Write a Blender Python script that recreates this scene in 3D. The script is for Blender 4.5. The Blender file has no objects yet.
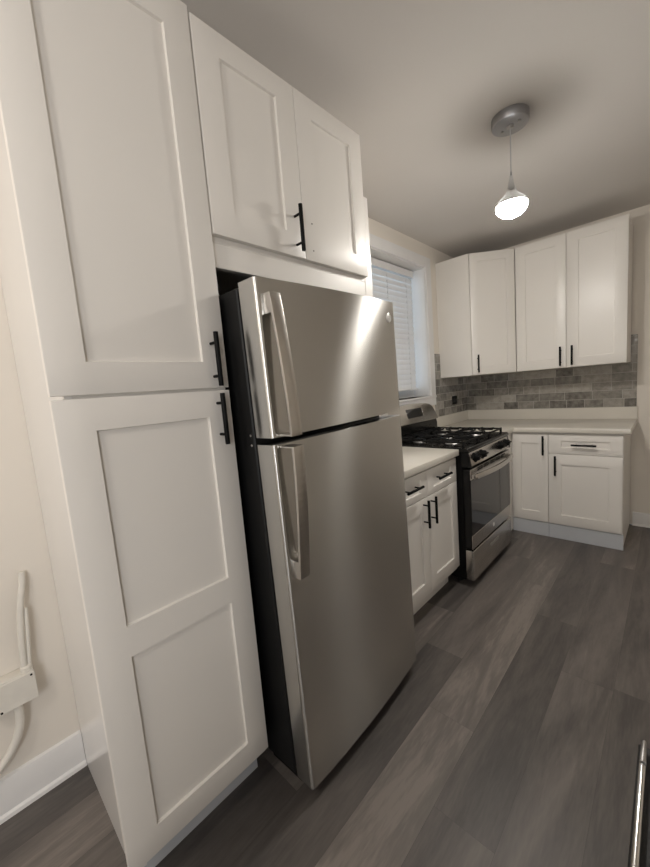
import bpy, bmesh, math, random
from mathutils import Vector, Matrix

random.seed(7)
SC = bpy.context.scene
COL = SC.collection
PI = math.pi

# ------------------------------------------------------------------ camera, world, lights, exposure
cam_d = bpy.data.cameras.new('camera')
cam = bpy.data.objects.new('camera', cam_d)
COL.objects.link(cam)
cyaw, cpitch, croll, fpx = 0.7668, -0.1174, -0.0802, 363.41
fwd = Vector((-math.sin(cyaw)*math.cos(cpitch), math.cos(cyaw)*math.cos(cpitch), math.sin(cpitch)))
rgt = Vector((math.cos(cyaw), math.sin(cyaw), 0))
upv = rgt.cross(fwd)
r2 = math.cos(croll)*rgt + math.sin(croll)*upv
u2 = -math.sin(croll)*rgt + math.cos(croll)*upv
cam.matrix_world = Matrix(((r2.x, u2.x, -fwd.x, 1.6151), (r2.y, u2.y, -fwd.y, -0.1665),
                           (r2.z, u2.z, -fwd.z, 1.3482), (0, 0, 0, 1)))
cam_d.sensor_fit = 'VERTICAL'
cam_d.sensor_height = 36.0
cam_d.lens = fpx/867*36.0
cam_d.clip_start = 0.02
SC.camera = cam

world = bpy.data.worlds.new('sky')
SC.world = world
world.use_nodes = True
wn = world.node_tree
wn.nodes['Background'].inputs['Color'].default_value = (0.66, 0.82, 1.0, 1)
wn.nodes['Background'].inputs['Strength'].default_value = 4.2

def area(name, loc, target, sx, sy, power, color):
    d = bpy.data.lights.new(name, 'AREA')
    d.shape = 'RECTANGLE'; d.size = sx; d.size_y = sy; d.energy = power; d.color = color
    o = bpy.data.objects.new(name, d); COL.objects.link(o)
    o.location = loc
    o.rotation_euler = (Vector(target)-Vector(loc)).to_track_quat('-Z', 'Y').to_euler()
    return o

area('daylight_right_window', (2.88, -1.75, 1.30), (0, -1.0, 0.95), 0.95, 1.4, 36, (0.93, 0.96, 1.0))
def globe(name, loc, r, power, color):
    d = bpy.data.lights.new(name, 'POINT'); d.shadow_soft_size = r; d.energy = power; d.color = color
    o = bpy.data.objects.new(name, d); COL.objects.link(o); o.location = loc
    return o
globe('room_lamp', (1.15, -1.20, 2.2), 0.12, 29, (1.0, 0.94, 0.87))
PENDANT_STRENGTH = 250

SC.view_settings.view_transform = 'Standard'
SC.view_settings.look = 'None'
SC.view_settings.exposure = 0.0
SC.view_settings.gamma = 1.0
SC.view_settings.use_curve_mapping = False
SC.cycles.max_bounces = 8
SC.cycles.diffuse_bounces = 5
SC.cycles.glossy_bounces = 4
SC.cycles.caustics_reflective = False
SC.cycles.caustics_refractive = False
SC.cycles.sample_clamp_indirect = 4.0
SC.cycles.use_denoising = True

# ------------------------------------------------------------------ materials
def nmat(name):
    m = bpy.data.materials.new(name); m.use_nodes = True
    return m, m.node_tree.nodes, m.node_tree.links, m.node_tree.nodes['Principled BSDF']

def mat(name, col, rough=0.5, metal=0.0, spec=0.5, coat=0.0, coat_rough=0.1, var=0.0, vscale=6.0, bump=0.0, bscale=200.0):
    m, N, L, b = nmat(name)
    b.inputs['Base Color'].default_value = (*col, 1)
    b.inputs['Roughness'].default_value = rough
    b.inputs['Metallic'].default_value = metal
    b.inputs['Specular IOR Level'].default_value = spec
    b.inputs['Coat Weight'].default_value = coat
    b.inputs['Coat Roughness'].default_value = coat_rough
    tc = N.new('ShaderNodeTexCoord')
    if var > 0:
        nz = N.new('ShaderNodeTexNoise'); nz.inputs['Scale'].default_value = vscale
        L.new(tc.outputs['Object'], nz.inputs['Vector'])
        rp = N.new('ShaderNodeValToRGB')
        rp.color_ramp.elements[0].position = 0.3; rp.color_ramp.elements[1].position = 0.7
        rp.color_ramp.elements[0].color = (*[c*(1-var) for c in col], 1)
        rp.color_ramp.elements[1].color = (*[min(1, c*(1+var)) for c in col], 1)
        L.new(nz.outputs['Fac'], rp.inputs['Fac']); L.new(rp.outputs['Color'], b.inputs['Base Color'])
    if bump > 0:
        n2 = N.new('ShaderNodeTexNoise'); n2.inputs['Scale'].default_value = bscale
        L.new(tc.outputs['Object'], n2.inputs['Vector'])
        bp = N.new('ShaderNodeBump'); bp.inputs['Strength'].default_value = bump; bp.inputs['Distance'].default_value = 0.002
        L.new(n2.outputs['Fac'], bp.inputs['Height']); L.new(bp.outputs['Normal'], b.inputs['Normal'])
    return m

M = {}
M['paint'] = mat('white_cabinet_paint', (0.79, 0.76, 0.715), 0.38, coat=0.15, coat_rough=0.25, var=0.012, vscale=3)
M['gloss_panel'] = mat('glossy_white_laminate', (0.82, 0.80, 0.775), 0.3, spec=0.3, coat=0.55, coat_rough=0.05, var=0.01)
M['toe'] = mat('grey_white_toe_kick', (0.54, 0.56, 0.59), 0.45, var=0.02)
M['wall'] = mat('beige_wall_paint', (0.77, 0.72, 0.65), 0.75, var=0.02, vscale=2, bump=0.08, bscale=260)
M['ceiling'] = mat('white_ceiling_paint', (0.68, 0.65, 0.62), 0.85, var=0.02, vscale=1.5, bump=0.06, bscale=220)
M['trim'] = mat('white_trim_paint', (0.78, 0.77, 0.76), 0.35, coat=0.2, coat_rough=0.2, var=0.01)
M['black'] = mat('black_powder_coat', (0.004, 0.004, 0.004), 0.55, spec=0.15, var=0.1)
M['black_enamel'] = mat('black_enamel', (0.005, 0.005, 0.005), 0.2, spec=0.3, coat=0.1, coat_rough=0.06, var=0.1)
M['black_case'] = mat('black_textured_steel', (0.010, 0.010, 0.010), 0.5, spec=0.3, var=0.1, bump=0.1, bscale=500)
M['cast_iron'] = mat('cast_iron', (0.006, 0.006, 0.006), 0.6, spec=0.2, var=0.2, vscale=40, bump=0.2, bscale=400)
M['rubber'] = mat('dark_gasket', (0.006, 0.006, 0.006), 0.7, var=0.1)
M['chrome'] = mat('polished_chrome', (0.75, 0.74, 0.72), 0.14, metal=1.0, var=0.03)
M['alu'] = mat('brushed_aluminium', (0.42, 0.41, 0.40), 0.42, metal=1.0, var=0.05)
M['badge'] = mat('satin_silver', (0.72, 0.71, 0.69), 0.45, metal=0.6, var=0.03)
M['canopy'] = mat('satin_nickel', (0.34, 0.34, 0.35), 0.36, metal=0.9, var=0.05)
M['hole'] = mat('drilled_hole', (0.06, 0.045, 0.035), 0.9, var=0.2)
M['display'] = mat('display_glass', (0.012, 0.013, 0.015), 0.08, coat=0.5, coat_rough=0.03, var=0.1)
M['oven_glass'] = mat('dark_oven_glass', (0.014, 0.014, 0.015), 0.07, spec=0.5, coat=0.25, coat_rough=0.02, var=0.1)
M['conduit'] = mat('painted_conduit', (0.70, 0.67, 0.61), 0.5, var=0.03, vscale=30, bump=0.15, bscale=80)
M['blind'] = mat('white_blind_slat', (0.80, 0.79, 0.78), 0.45, var=0.02, vscale=20)
def translucent(m, col, fac):
    N, L = m.node_tree.nodes, m.node_tree.links
    tr = N.new('ShaderNodeBsdfTranslucent'); tr.inputs['Color'].default_value = (*col, 1)
    mx = N.new('ShaderNodeMixShader'); mx.inputs['Fac'].default_value = fac
    L.new(N['Principled BSDF'].outputs[0], mx.inputs[1]); L.new(tr.outputs[0], mx.inputs[2])
    L.new(mx.outputs[0], N['Material Output'].inputs['Surface'])
translucent(M['blind'], (0.85, 0.85, 0.85), 0.10)
M['black_table'] = mat('black_table_laminate', (0.010, 0.010, 0.010), 0.5, var=0.2, vscale=60, bump=0.2, bscale=300)
M['cord'] = mat('grey_cord', (0.55, 0.55, 0.56), 0.5, var=0.03)

def steel(name, col, rough, aniso, axis='Z', rot=0.25):
    m, N, L, b = nmat(name)
    b.inputs['Metallic'].default_value = 1.0
    b.inputs['Anisotropic'].default_value = aniso
    b.inputs['Anisotropic Rotation'].default_value = rot
    tg = N.new('ShaderNodeTangent'); tg.direction_type = 'RADIAL'; tg.axis = axis
    L.new(tg.outputs['Tangent'], b.inputs['Tangent'])
    tc = N.new('ShaderNodeTexCoord'); mp = N.new('ShaderNodeMapping')
    mp.inputs['Scale'].default_value = (3, 3, 700)
    L.new(tc.outputs['Object'], mp.inputs['Vector'])
    nz = N.new('ShaderNodeTexNoise'); nz.inputs['Scale'].default_value = 1.0; nz.inputs['Detail'].default_value = 3
    L.new(mp.outputs['Vector'], nz.inputs['Vector'])
    rp = N.new('ShaderNodeValToRGB')
    rp.color_ramp.elements[0].color = (*[c*0.975 for c in col], 1); rp.color_ramp.elements[1].color = (*[c*1.02 for c in col], 1)
    L.new(nz.outputs['Fac'], rp.inputs['Fac']); L.new(rp.outputs['Color'], b.inputs['Base Color'])
    mr = N.new('ShaderNodeMapRange'); mr.inputs['To Min'].default_value = rough*0.97; mr.inputs['To Max'].default_value = rough*1.03
    L.new(nz.outputs['Fac'], mr.inputs['Value']); L.new(mr.outputs['Result'], b.inputs['Roughness'])
    return m
M['steel'] = steel('brushed_stainless_steel', (0.61, 0.60, 0.575), 0.26, 1.0)
M['steel_bright'] = steel('brushed_steel_trim', (0.60, 0.575, 0.54), 0.26, 0.4)

def quartz():
    m, N, L, b = nmat('pale_quartz')
    tc = N.new('ShaderNodeTexCoord')
    v = N.new('ShaderNodeTexVoronoi'); v.inputs['Scale'].default_value = 260
    n = N.new('ShaderNodeTexNoise'); n.inputs['Scale'].default_value = 5; n.inputs['Detail'].default_value = 5
    L.new(tc.outputs['Object'], v.inputs['Vector']); L.new(tc.outputs['Object'], n.inputs['Vector'])
    mx = N.new('ShaderNodeMix'); mx.data_type = 'RGBA'
    mx.inputs['A'].default_value = (0.70, 0.665, 0.60, 1); mx.inputs['B'].default_value = (0.60, 0.565, 0.50, 1)
    ad = N.new('ShaderNodeMath'); ad.operation = 'MULTIPLY'
    L.new(v.outputs['Distance'], ad.inputs[0]); L.new(n.outputs['Fac'], ad.inputs[1])
    L.new(ad.outputs[0], mx.inputs['Factor']); L.new(mx.outputs['Result'], b.inputs['Base Color'])
    b.inputs['Roughness'].default_value = 0.24
    return m
M['quartz'] = quartz()

def tile_mat(name, axis):
    m, N, L, b = nmat(name)
    tc = N.new('ShaderNodeTexCoord'); sp = N.new('ShaderNodeSeparateXYZ'); cb = N.new('ShaderNodeCombineXYZ')
    L.new(tc.outputs['Object'], sp.inputs['Vector'])
    L.new(sp.outputs[axis], cb.inputs['X']); L.new(sp.outputs['Z'], cb.inputs['Y'])
    br = N.new('ShaderNodeTexBrick')
    br.offset = 0.37; br.offset_frequency = 3; br.squash = 0.66; br.squash_frequency = 2
    br.inputs['Scale'].default_value = 1.0
    br.inputs['Brick Width'].default_value = 0.205; br.inputs['Row Height'].default_value = 0.0715
    br.inputs['Mortar Size'].default_value = 0.0022; br.inputs['Mortar Smooth'].default_value = 0.2
    br.inputs['Color1'].default_value = (0.0, 0.0, 0.0, 1); br.inputs['Color2'].default_value = (1, 1, 1, 1)
    br.inputs['Bias'].default_value = 0.0
    L.new(cb.outputs['Vector'], br.inputs['Vector'])
    nz = N.new('ShaderNodeTexNoise'); nz.inputs['Scale'].default_value = 22; nz.inputs['Detail'].default_value = 6; nz.inputs['Roughness'].default_value = 0.65
    L.new(tc.outputs['Object'], nz.inputs['Vector'])
    ad = N.new('ShaderNodeMath'); ad.operation = 'MULTIPLY_ADD'; ad.inputs[1].default_value = 0.42
    L.new(br.outputs['Color'], ad.inputs[0])
    s2 = N.new('ShaderNodeMath'); s2.operation = 'MULTIPLY'; s2.inputs[1].default_value = 0.75
    L.new(nz.outputs['Fac'], s2.inputs[0]); L.new(s2.outputs[0], ad.inputs[2])
    rp = N.new('ShaderNodeValToRGB')
    rp.color_ramp.elements[0].position = 0.27; rp.color_ramp.elements[0].color = (0.095, 0.087, 0.077, 1)
    rp.color_ramp.elements[1].position = 0.78; rp.color_ramp.elements[1].color = (0.40, 0.375, 0.335, 1)
    L.new(ad.outputs[0], rp.inputs['Fac'])
    mx = N.new('ShaderNodeMix'); mx.data_type = 'RGBA'
    mx.inputs['B'].default_value = (0.42, 0.40, 0.36, 1)
    L.new(br.outputs['Fac'], mx.inputs['Factor']); L.new(rp.outputs['Color'], mx.inputs['A'])
    L.new(mx.outputs['Result'], b.inputs['Base Color'])
    rr = N.new('ShaderNodeMapRange'); rr.inputs['To Min'].default_value = 0.13; rr.inputs['To Max'].default_value = 0.7
    L.new(br.outputs['Fac'], rr.inputs['Value']); L.new(rr.outputs['Result'], b.inputs['Roughness'])
    n2 = N.new('ShaderNodeTexNoise'); n2.inputs['Scale'].default_value = 55; n2.inputs['Detail'].default_value = 2
    L.new(tc.outputs['Object'], n2.inputs['Vector'])
    hh = N.new('ShaderNodeMath'); hh.operation = 'SUBTRACT'
    L.new(n2.outputs['Fac'], hh.inputs[0]); L.new(br.outputs['Fac'], hh.inputs[1])
    bp = N.new('ShaderNodeBump'); bp.inputs['Strength'].default_value = 0.6; bp.inputs['Distance'].default_value = 0.002
    L.new(hh.outputs[0], bp.inputs['Height']); L.new(bp.outputs['Normal'], b.inputs['Normal'])
    return m
M['tile_back'] = tile_mat('grey_glazed_tile', 'X')
M['tile_left'] = tile_mat('grey_glazed_tile_side', 'Y')

def floor_mat():
    m, N, L, b = nmat('grey_vinyl_plank')
    tc = N.new('ShaderNodeTexCoord')
    at = N.new('ShaderNodeAttribute'); at.attribute_name = 'tone'
    ai = N.new('ShaderNodeAttribute'); ai.attribute_name = 'plank_id'
    off = N.new('ShaderNodeCombineXYZ'); L.new(ai.outputs['Fac'], off.inputs['X']); L.new(ai.outputs['Fac'], off.inputs['Z'])
    mp = N.new('ShaderNodeMapping'); mp.inputs['Scale'].default_value = (1, 0.13, 1)
    L.new(tc.outputs['Object'], mp.inputs['Vector'])
    va = N.new('ShaderNodeVectorMath'); va.operation = 'ADD'
    L.new(mp.outputs['Vector'], va.inputs[0]); L.new(off.outputs['Vector'], va.inputs[1])
    n1 = N.new('ShaderNodeTexNoise'); n1.inputs['Scale'].default_value = 60; n1.inputs['Detail'].default_value = 6; n1.inputs['Distortion'].default_value = 0.6
    L.new(va.outputs['Vector'], n1.inputs['Vector'])
    n2 = N.new('ShaderNodeTexNoise'); n2.inputs['Scale'].default_value = 7; n2.inputs['Detail'].default_value = 4; n2.inputs['Distortion'].default_value = 1.5
    n3 = N.new('ShaderNodeTexNoise'); n3.inputs['Scale'].default_value = 160; n3.inputs['Detail'].default_value = 2
    L.new(va.outputs['Vector'], n3.inputs['Vector'])
    L.new(va.outputs['Vector'], n2.inputs['Vector'])
    def ma(src, k, add):
        q = N.new('ShaderNodeMath'); q.operation = 'MULTIPLY_ADD'; q.inputs[1].default_value = k
        L.new(src, q.inputs[0]); L.new(add, q.inputs[2]); return q.outputs[0]
    v = ma(n1.outputs['Fac'], 0.20, at.outputs['Fac'])
    v = ma(n2.outputs['Fac'], 0.60, v)
    v = ma(n3.outputs['Fac'], 0.12, v)
    rp = N.new('ShaderNodeValToRGB')
    e = rp.color_ramp.elements
    e[0].position = 0.42; e[0].color = (0.026, 0.023, 0.022, 1)
    e[1].position = 1.0; e[1].color = (0.225, 0.198, 0.178, 1)
    x = e.new(0.66); x.color = (0.074, 0.066, 0.062, 1)
    x = e.new(0.92); x.color = (0.160, 0.141, 0.128, 1)
    L.new(v, rp.inputs['Fac']); L.new(rp.outputs['Color'], b.inputs['Base Color'])
    rr = N.new('ShaderNodeMapRange'); rr.inputs['To Min'].default_value = 0.36; rr.inputs['To Max'].default_value = 0.55
    L.new(n1.outputs['Fac'], rr.inputs['Value']); L.new(rr.outputs['Result'], b.inputs['Roughness'])
    bp = N.new('ShaderNodeBump'); bp.inputs['Strength'].default_value = 0.12; bp.inputs['Distance'].default_value = 0.001
    L.new(n1.outputs['Fac'], bp.inputs['Height']); L.new(bp.outputs['Normal'], b.inputs['Normal'])
    return m
M['floor'] = floor_mat()

def emis(name, col, s):
    m, N, L, b = nmat(name)
    b.inputs['Base Color'].default_value = (0.9, 0.9, 0.9, 1)
    b.inputs['Emission Color'].default_value = (*col, 1)
    b.inputs['Emission Strength'].default_value = s
    return m
M['led'] = emis('lit_led_diffuser', (1.0, 0.955, 0.89), PENDANT_STRENGTH)

def glass(name, col, rough=0.02, ior=1.45, thin=False):
    m, N, L, b = nmat(name)
    b.inputs['Base Color'].default_value = (*col, 1)
    b.inputs['Roughness'].default_value = rough
    b.inputs['IOR'].default_value = ior
    b.inputs['Transmission Weight'].default_value = 1.0
    if thin: b.inputs['Alpha'].default_value = 0.4
    return m
def pane_glass():
    m, N, L, b = nmat('window_glass')
    tr = N.new('ShaderNodeBsdfTransparent'); tr.inputs['Color'].default_value = (0.93, 0.96, 0.97, 1)
    gl = N.new('ShaderNodeBsdfGlossy'); gl.inputs['Roughness'].default_value = 0.02
    fr = N.new('ShaderNodeFresnel'); fr.inputs['IOR'].default_value = 1.45
    mx = N.new('ShaderNodeMixShader')
    L.new(fr.outputs[0], mx.inputs['Fac']); L.new(tr.outputs[0], mx.inputs[1]); L.new(gl.outputs[0], mx.inputs[2])
    L.new(mx.outputs[0], N['Material Output'].inputs['Surface']); N.remove(b)
    return m
M['glass'] = pane_glass()
M['acrylic'] = glass('frosted_acrylic', (0.85, 0.88, 0.92), 0.18, 1.2)

# ------------------------------------------------------------------ mesh helpers (world coordinates)
def new(): return bmesh.new()

def add_box(bm, a, b, bev=0.0, seg=1):
    lo = [min(a[i], b[i]) for i in range(3)]; hi = [max(a[i], b[i]) for i in range(3)]
    t = bmesh.new()
    bmesh.ops.create_cube(t, size=1)
    for v in t.verts:
        v.co = Vector([(lo[i]+hi[i])/2 + v.co[i]*(hi[i]-lo[i]) for i in range(3)])
    if bev > 0:
        bmesh.ops.bevel(t, geom=t.edges[:], offset=bev, segments=seg, affect='EDGES', profile=0.5)
    merge(bm, t)

def merge(bm, t):
    me = bpy.data.meshes.new('tmp'); t.to_mesh(me); t.free(); bm.from_mesh(me); bpy.data.meshes.remove(me)

def add_prism(bm, pts, ax, lo, hi, bev=0.0, seg=1):
    """polygon pts in the two other axes, extruded along axis ax from lo to hi"""
    o = [i for i in range(3) if i != ax]
    def P(p, w):
        c = [0, 0, 0]; c[o[0]] = p[0]; c[o[1]] = p[1]; c[ax] = w
        return c
    t = bmesh.new()
    A = [t.verts.new(P(p, lo)) for p in pts]; B = [t.verts.new(P(p, hi)) for p in pts]
    n = len(pts)
    t.faces.new(A); t.faces.new(B[::-1])
    for i in range(n): t.faces.new((A[i], B[i], B[(i+1) % n], A[(i+1) % n]))
    bmesh.ops.recalc_face_normals(t, faces=t.faces)
    if bev > 0:
        bmesh.ops.bevel(t, geom=t.edges[:], offset=bev, segments=seg, affect='EDGES', profile=0.5)
    merge(bm, t)

def add_cyl(bm, p, q, r, r2=None, seg=20, bev=0.0):
    p, q = Vector(p), Vector(q); d = q-p
    t = bmesh.new()
    bmesh.ops.create_cone(t, cap_ends=True, cap_tris=False, segments=seg, radius1=r, radius2=r if r2 is None else r2, depth=d.length)
    if bev > 0:
        ed = [e for e in t.edges if len([f for f in e.link_faces if len(f.verts) > 4]) == 1]
        bmesh.ops.bevel(t, geom=ed, offset=bev, segments=2, affect='EDGES', profile=0.5)
    mt = Matrix.Translation((p+q)/2) @ d.to_track_quat('Z', 'Y').to_matrix().to_4x4()
    bmesh.ops.transform(t, matrix=mt, verts=t.verts)
    merge(bm, t)

def add_tube(bm, pts, r, seg=12, closed=False):
    pts = [Vector(p) for p in pts]; n = len(pts)
    t = bmesh.new(); rings = []
    prev = None
    for i, p in enumerate(pts):
        d = (pts[(i+1) % n]-pts[i-1]) if closed else (pts[min(i+1, n-1)]-pts[max(i-1, 0)])
        d.normalize()
        if prev is None:
            a = d.orthogonal().normalized()
        else:
            a = (prev - d*prev.dot(d)).normalized()
        prev = a; b = d.cross(a)
        rr = r[i] if isinstance(r, (list, tuple)) else r
        rings.append([t.verts.new(p + rr*(math.cos(2*PI*k/seg)*a + math.sin(2*PI*k/seg)*b)) for k in range(seg)])
    m = n if closed else n-1
    for i in range(m):
        A, B = rings[i], rings[(i+1) % n]
        for k in range(seg): t.faces.new((A[k], A[(k+1) % seg], B[(k+1) % seg], B[k]))
    if not closed:
        t.faces.new(rings[0][::-1]); t.faces.new(rings[-1])
    bmesh.ops.recalc_face_normals(t, faces=t.faces)
    merge(bm, t)

def add_lathe(bm, prof, c, seg=40):
    """prof: list of (r, z) from bottom to top, c = centre xy"""
    t = bmesh.new(); rings = []
    for r, z in prof:
        if r < 1e-5: rings.append([t.verts.new((c[0], c[1], z))])
        else: rings.append([t.verts.new((c[0]+r*math.cos(2*PI*k/seg), c[1]+r*math.sin(2*PI*k/seg), z)) for k in range(seg)])
    for A, B in zip(rings, rings[1:]):
        for k in range(seg):
            k2 = (k+1) % seg
            f = [A[k % len(A)], A[k2 % len(A)], B[k2 % len(B)], B[k % len(B)]]
            u = []
            for v in f:
                if v not in u: u.append(v)
            if len(u) > 2: t.faces.new(u)
    bmesh.ops.recalc_face_normals(t, faces=t.faces)
    merge(bm, t)

def add_shaker(bm, P, u, n, w, h, panels, t=0.019, rec=0.008):
    """framed panel door; P = lower corner of the FRONT face, u = width direction, n = outward normal; v is up"""
    P, u, n = Vector(P), Vector(u).normalized(), Vector(n).normalized(); v = Vector((0, 0, 1))
    b = bmesh.new()
    us = sorted({0, w, *[p[0] for p in panels], *[p[1] for p in panels]})
    vs = sorted({0, h, *[p[2] for p in panels], *[p[3] for p in panels]})
    cache = {}
    def V(a, c, d):
        k = (round(a, 5), round(c, 5), round(d, 5))
        if k not in cache: cache[k] = b.verts.new(P + u*a + v*c + n*d)
        return cache[k]
    def inp(a, c): return any(p[0] < a < p[1] and p[2] < c < p[3] for p in panels)
    for i in range(len(us)-1):
        for j in range(len(vs)-1):
            if not inp((us[i]+us[i+1])/2, (vs[j]+vs[j+1])/2):
                b.faces.new((V(us[i], vs[j], 0), V(us[i+1], vs[j], 0), V(us[i+1], vs[j+1], 0), V(us[i], vs[j+1], 0)))
    s = 0.0022
    for p in panels:
        fr = [(p[0], p[2]), (p[1], p[2]), (p[1], p[3]), (p[0], p[3])]
        bk = [(p[0]+s, p[2]+s), (p[1]-s, p[2]+s), (p[1]-s, p[3]-s), (p[0]+s, p[3]-s)]
        for k in range(4):
            k2 = (k+1) % 4
            b.faces.new((V(*fr[k], 0), V(*fr[k2], 0), V(*bk[k2], -rec), V(*bk[k], -rec)))
        b.faces.new([V(*q, -rec) for q in bk])
    # sides (split to match the front's grid) and back
    bv = 0.0015
    def side(pts):
        for q0, q1 in zip(pts, pts[1:]):
            b.faces.new((V(*q0, 0), V(*q1, 0), V(*q1, -t), V(*q0, -t)))
    side([(a, 0) for a in us]); side([(a, h) for a in us]); side([(0, c) for c in vs]); side([(w, c) for c in vs])
    ring = [(a, 0) for a in us] + [(w, c) for c in vs[1:]] + [(a, h) for a in us[::-1][1:]] + [(0, c) for c in vs[::-1][1:-1]]
    b.faces.new([V(*q, -t) for q in ring])
    bmesh.ops.recalc_face_normals(b, faces=b.faces)
    ed = []
    for e in b.edges:
        if len(e.link_faces) == 2 and e.calc_face_angle() > 1.2:
            q = [(x.co-P) for x in e.verts]
            if all(abs(y.dot(n)) < 1e-6 for y in q) and not all(any(abs(y.dot(u)-pp) < 1e-6 for pp in us[1:-1]) and False for y in q):
                outer = all(abs(y.dot(u)) < 1e-6 for y in q) or all(abs(y.dot(u)-w) < 1e-6 for y in q) or all(abs(y.z) < 1e-6 for y in q) or all(abs(y.z-h) < 1e-6 for y in q)
                if outer: ed.append(e)
    bmesh.ops.bevel(b, geom=ed, offset=bv, segments=2, affect='EDGES', profile=0.5)
    merge(bm, b)

BASE = {}
def obj(name, bm, m, parent=None, smooth=35, loc=None):
    """link a bmesh built in world coordinates as ONE mesh object"""
    base = Vector((0, 0, 0))
    if parent is not None:
        base = BASE[parent.name]
    elif loc is not None:
        base = Vector(loc)
    if base.length > 0:
        bmesh.ops.translate(bm, vec=-base, verts=bm.verts)
    me = bpy.data.meshes.new(name)
    bm.to_mesh(me); bm.free()
    if smooth:
        for p in me.polygons: p.use_smooth = True
        try: me.set_sharp_from_angle(angle=math.radians(smooth))
        except Exception: pass
    o = bpy.data.objects.new(name, me)
    COL.objects.link(o)
    me.materials.append(M[m] if isinstance(m, str) else m)
    if parent is not None: o.parent = parent
    elif loc is not None: o.location = base
    BASE[o.name] = base
    return o

def thing(name, label, cat, loc, group=None):
    o = bpy.data.objects.new(name, None); COL.objects.link(o)
    o.empty_display_size = 0.1
    o.location = loc
    o['label'] = label; o['category'] = cat
    if group: o['group'] = group
    BASE[o.name] = Vector(loc)
    return o

def tag(o, label, cat, group=None):
    o['label'] = label; o['category'] = cat
    if group: o['group'] = group
    return o

def struct(name, bm, m, smooth=30, loc=None):
    o = obj(name, bm, m, None, smooth, loc); o['kind'] = 'structure'
    return o

def box_obj(name, a, b, m, parent, bev=0.001):
    bm = new(); add_box(bm, a, b, bev); return obj(name, bm, m, parent)

def bar_handle(parent, c, axis, length, n, standoff=0.034, r=0.0072):
    """black bar pull; c = centre on the door's front face, axis = direction of the bar, n = outward"""
    c, axis, n = Vector(c), Vector(axis).normalized(), Vector(n).normalized()
    bm = new()
    k = c + n*standoff
    add_cyl(bm, k-axis*length/2, k+axis*length/2, r, seg=18, bev=0.001)
    for s in (-1, 1):
        q = c + axis*s*length*0.31
        add_cyl(bm, q-n*0.0005, q+n*standoff, 0.0042, seg=12)
    return obj('handle', bm, 'black', parent)

# ------------------------------------------------------------------ measures
YB = 3.7636          # back wall
ZC = 2.56            # ceiling
XR = 2.95            # right wall
YR = -2.8            # rear wall
XD = 0.631           # door fronts of the left run
FY = 3.132           # door fronts of the back base cabinets
UY = 3.387           # door fronts of the back wall cabinets
ZU0, ZU1 = 1.378, 2.425
DB, DT = 0.141, 0.860

# ------------------------------------------------------------------ the setting
def build_floor():
    W, LEN, X0 = 0.187, 1.245, 0.531
    bm = new()
    tone = bm.faces.layers.float.new('tone'); pid = bm.faces.layers.float.new('plank_id')
    known = {0: 0.485, 1: 1.405, 2: 1.067, 3: 0.74, 4: 0.36, 5: 1.62, -1: 0.2, -2: 0.9, -3: -0.30}
    tones = {(0, 0): 0.43, (0, -1): 0.20, (0, 1): 0.22, (1, 0): 0.40, (1, -1): 0.21, (1, 1): 0.40,
             (2, -1): 0.47, (2, 0): 0.44, (2, 1): 0.40, (3, 0): 0.27, (3, -1): 0.31, (3, 1): 0.30,
             (4, 0): 0.34, (4, -1): 0.30, (4, 1): 0.33, (5, 0): 0.31, (5, -1): 0.28, (5, 1): 0.33,
             (-1, -1): 0.36, (-2, -1): 0.42, (-3, -1): 0.22, (-3, 0): 0.24}
    rnd = random.Random(3)
    i0 = math.floor((0-X0)/W); i1 = math.ceil((XR-X0)/W)
    g = 0.0003
    for i in range(i0, i1):
        j0 = known.get(i, rnd.random()*LEN)
        xa, xb = max(0, X0+i*W), min(XR, X0+(i+1)*W)
        k = math.floor((YR-j0)/LEN)
        while j0+k*LEN < YB:
            ya, yb = max(YR, j0+k*LEN), min(YB, j0+(k+1)*LEN)
            if yb-ya > 0.01 and xb-xa > 0.001:
                c = [bm.verts.new(p) for p in ((xa+g, ya+g, 0), (xb-g, ya+g, 0), (xb-g, yb-g, 0), (xa+g, yb-g, 0))]
                f = bm.faces.new(c)
                f[tone] = tones.get((i, k), 0.26+rnd.random()*0.18); f[pid] = rnd.random()*50
            k += 1
    # slab under the planks
    c = [bm.verts.new(p) for p in ((0, YR, -0.002), (XR, YR, -0.002), (XR, YB, -0.002), (0, YB, -0.002))]
    f = bm.faces.new(c); f[tone] = 0.0; f[pid] = 0
    lo = [bm.verts.new(p) for p in ((-0.2, YR-0.1, -0.1), (XR+0.1, YR-0.1, -0.1), (XR+0.1, YB+0.1, -0.1), (-0.2, YB+0.1, -0.1))]
    f = bm.faces.new(lo[::-1]); f[tone] = 0.0; f[pid] = 0
    return struct('floor', bm, 'floor', smooth=0)
build_floor()

WY0, WY1, WZ0, WZ1 = 2.04, 2.94, 1.221, 2.354      # window opening
def pieces(name, bl, m):
    bm = new()
    for a, b in bl: add_box(bm, a, b)
    return struct(name, bm, m)
T = 0.19
pieces('wall_left', [((-T, YR-0.1, 0), (0, WY0, ZC)), ((-T, WY1, 0), (0, YB+0.1, ZC)),
                     ((-T, WY0, 0), (0, WY1, WZ0)), ((-T, WY0, WZ1), (0, WY1, ZC))], 'wall')
pieces('wall_back', [((0, YB, 0), (XR+0.1, YB+0.1, ZC))], 'wall')
pieces('wall_right', [((XR, YR-0.1, 0), (XR+0.1, YB, ZC))], 'wall')
pieces('wall_rear', [((0, YR-0.1, 0), (XR, YR, ZC))], 'wall')
pieces('ceiling', [((-T, YR-0.1, ZC), (XR+0.1, YB+0.1, ZC+0.1))], 'ceiling')

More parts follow.
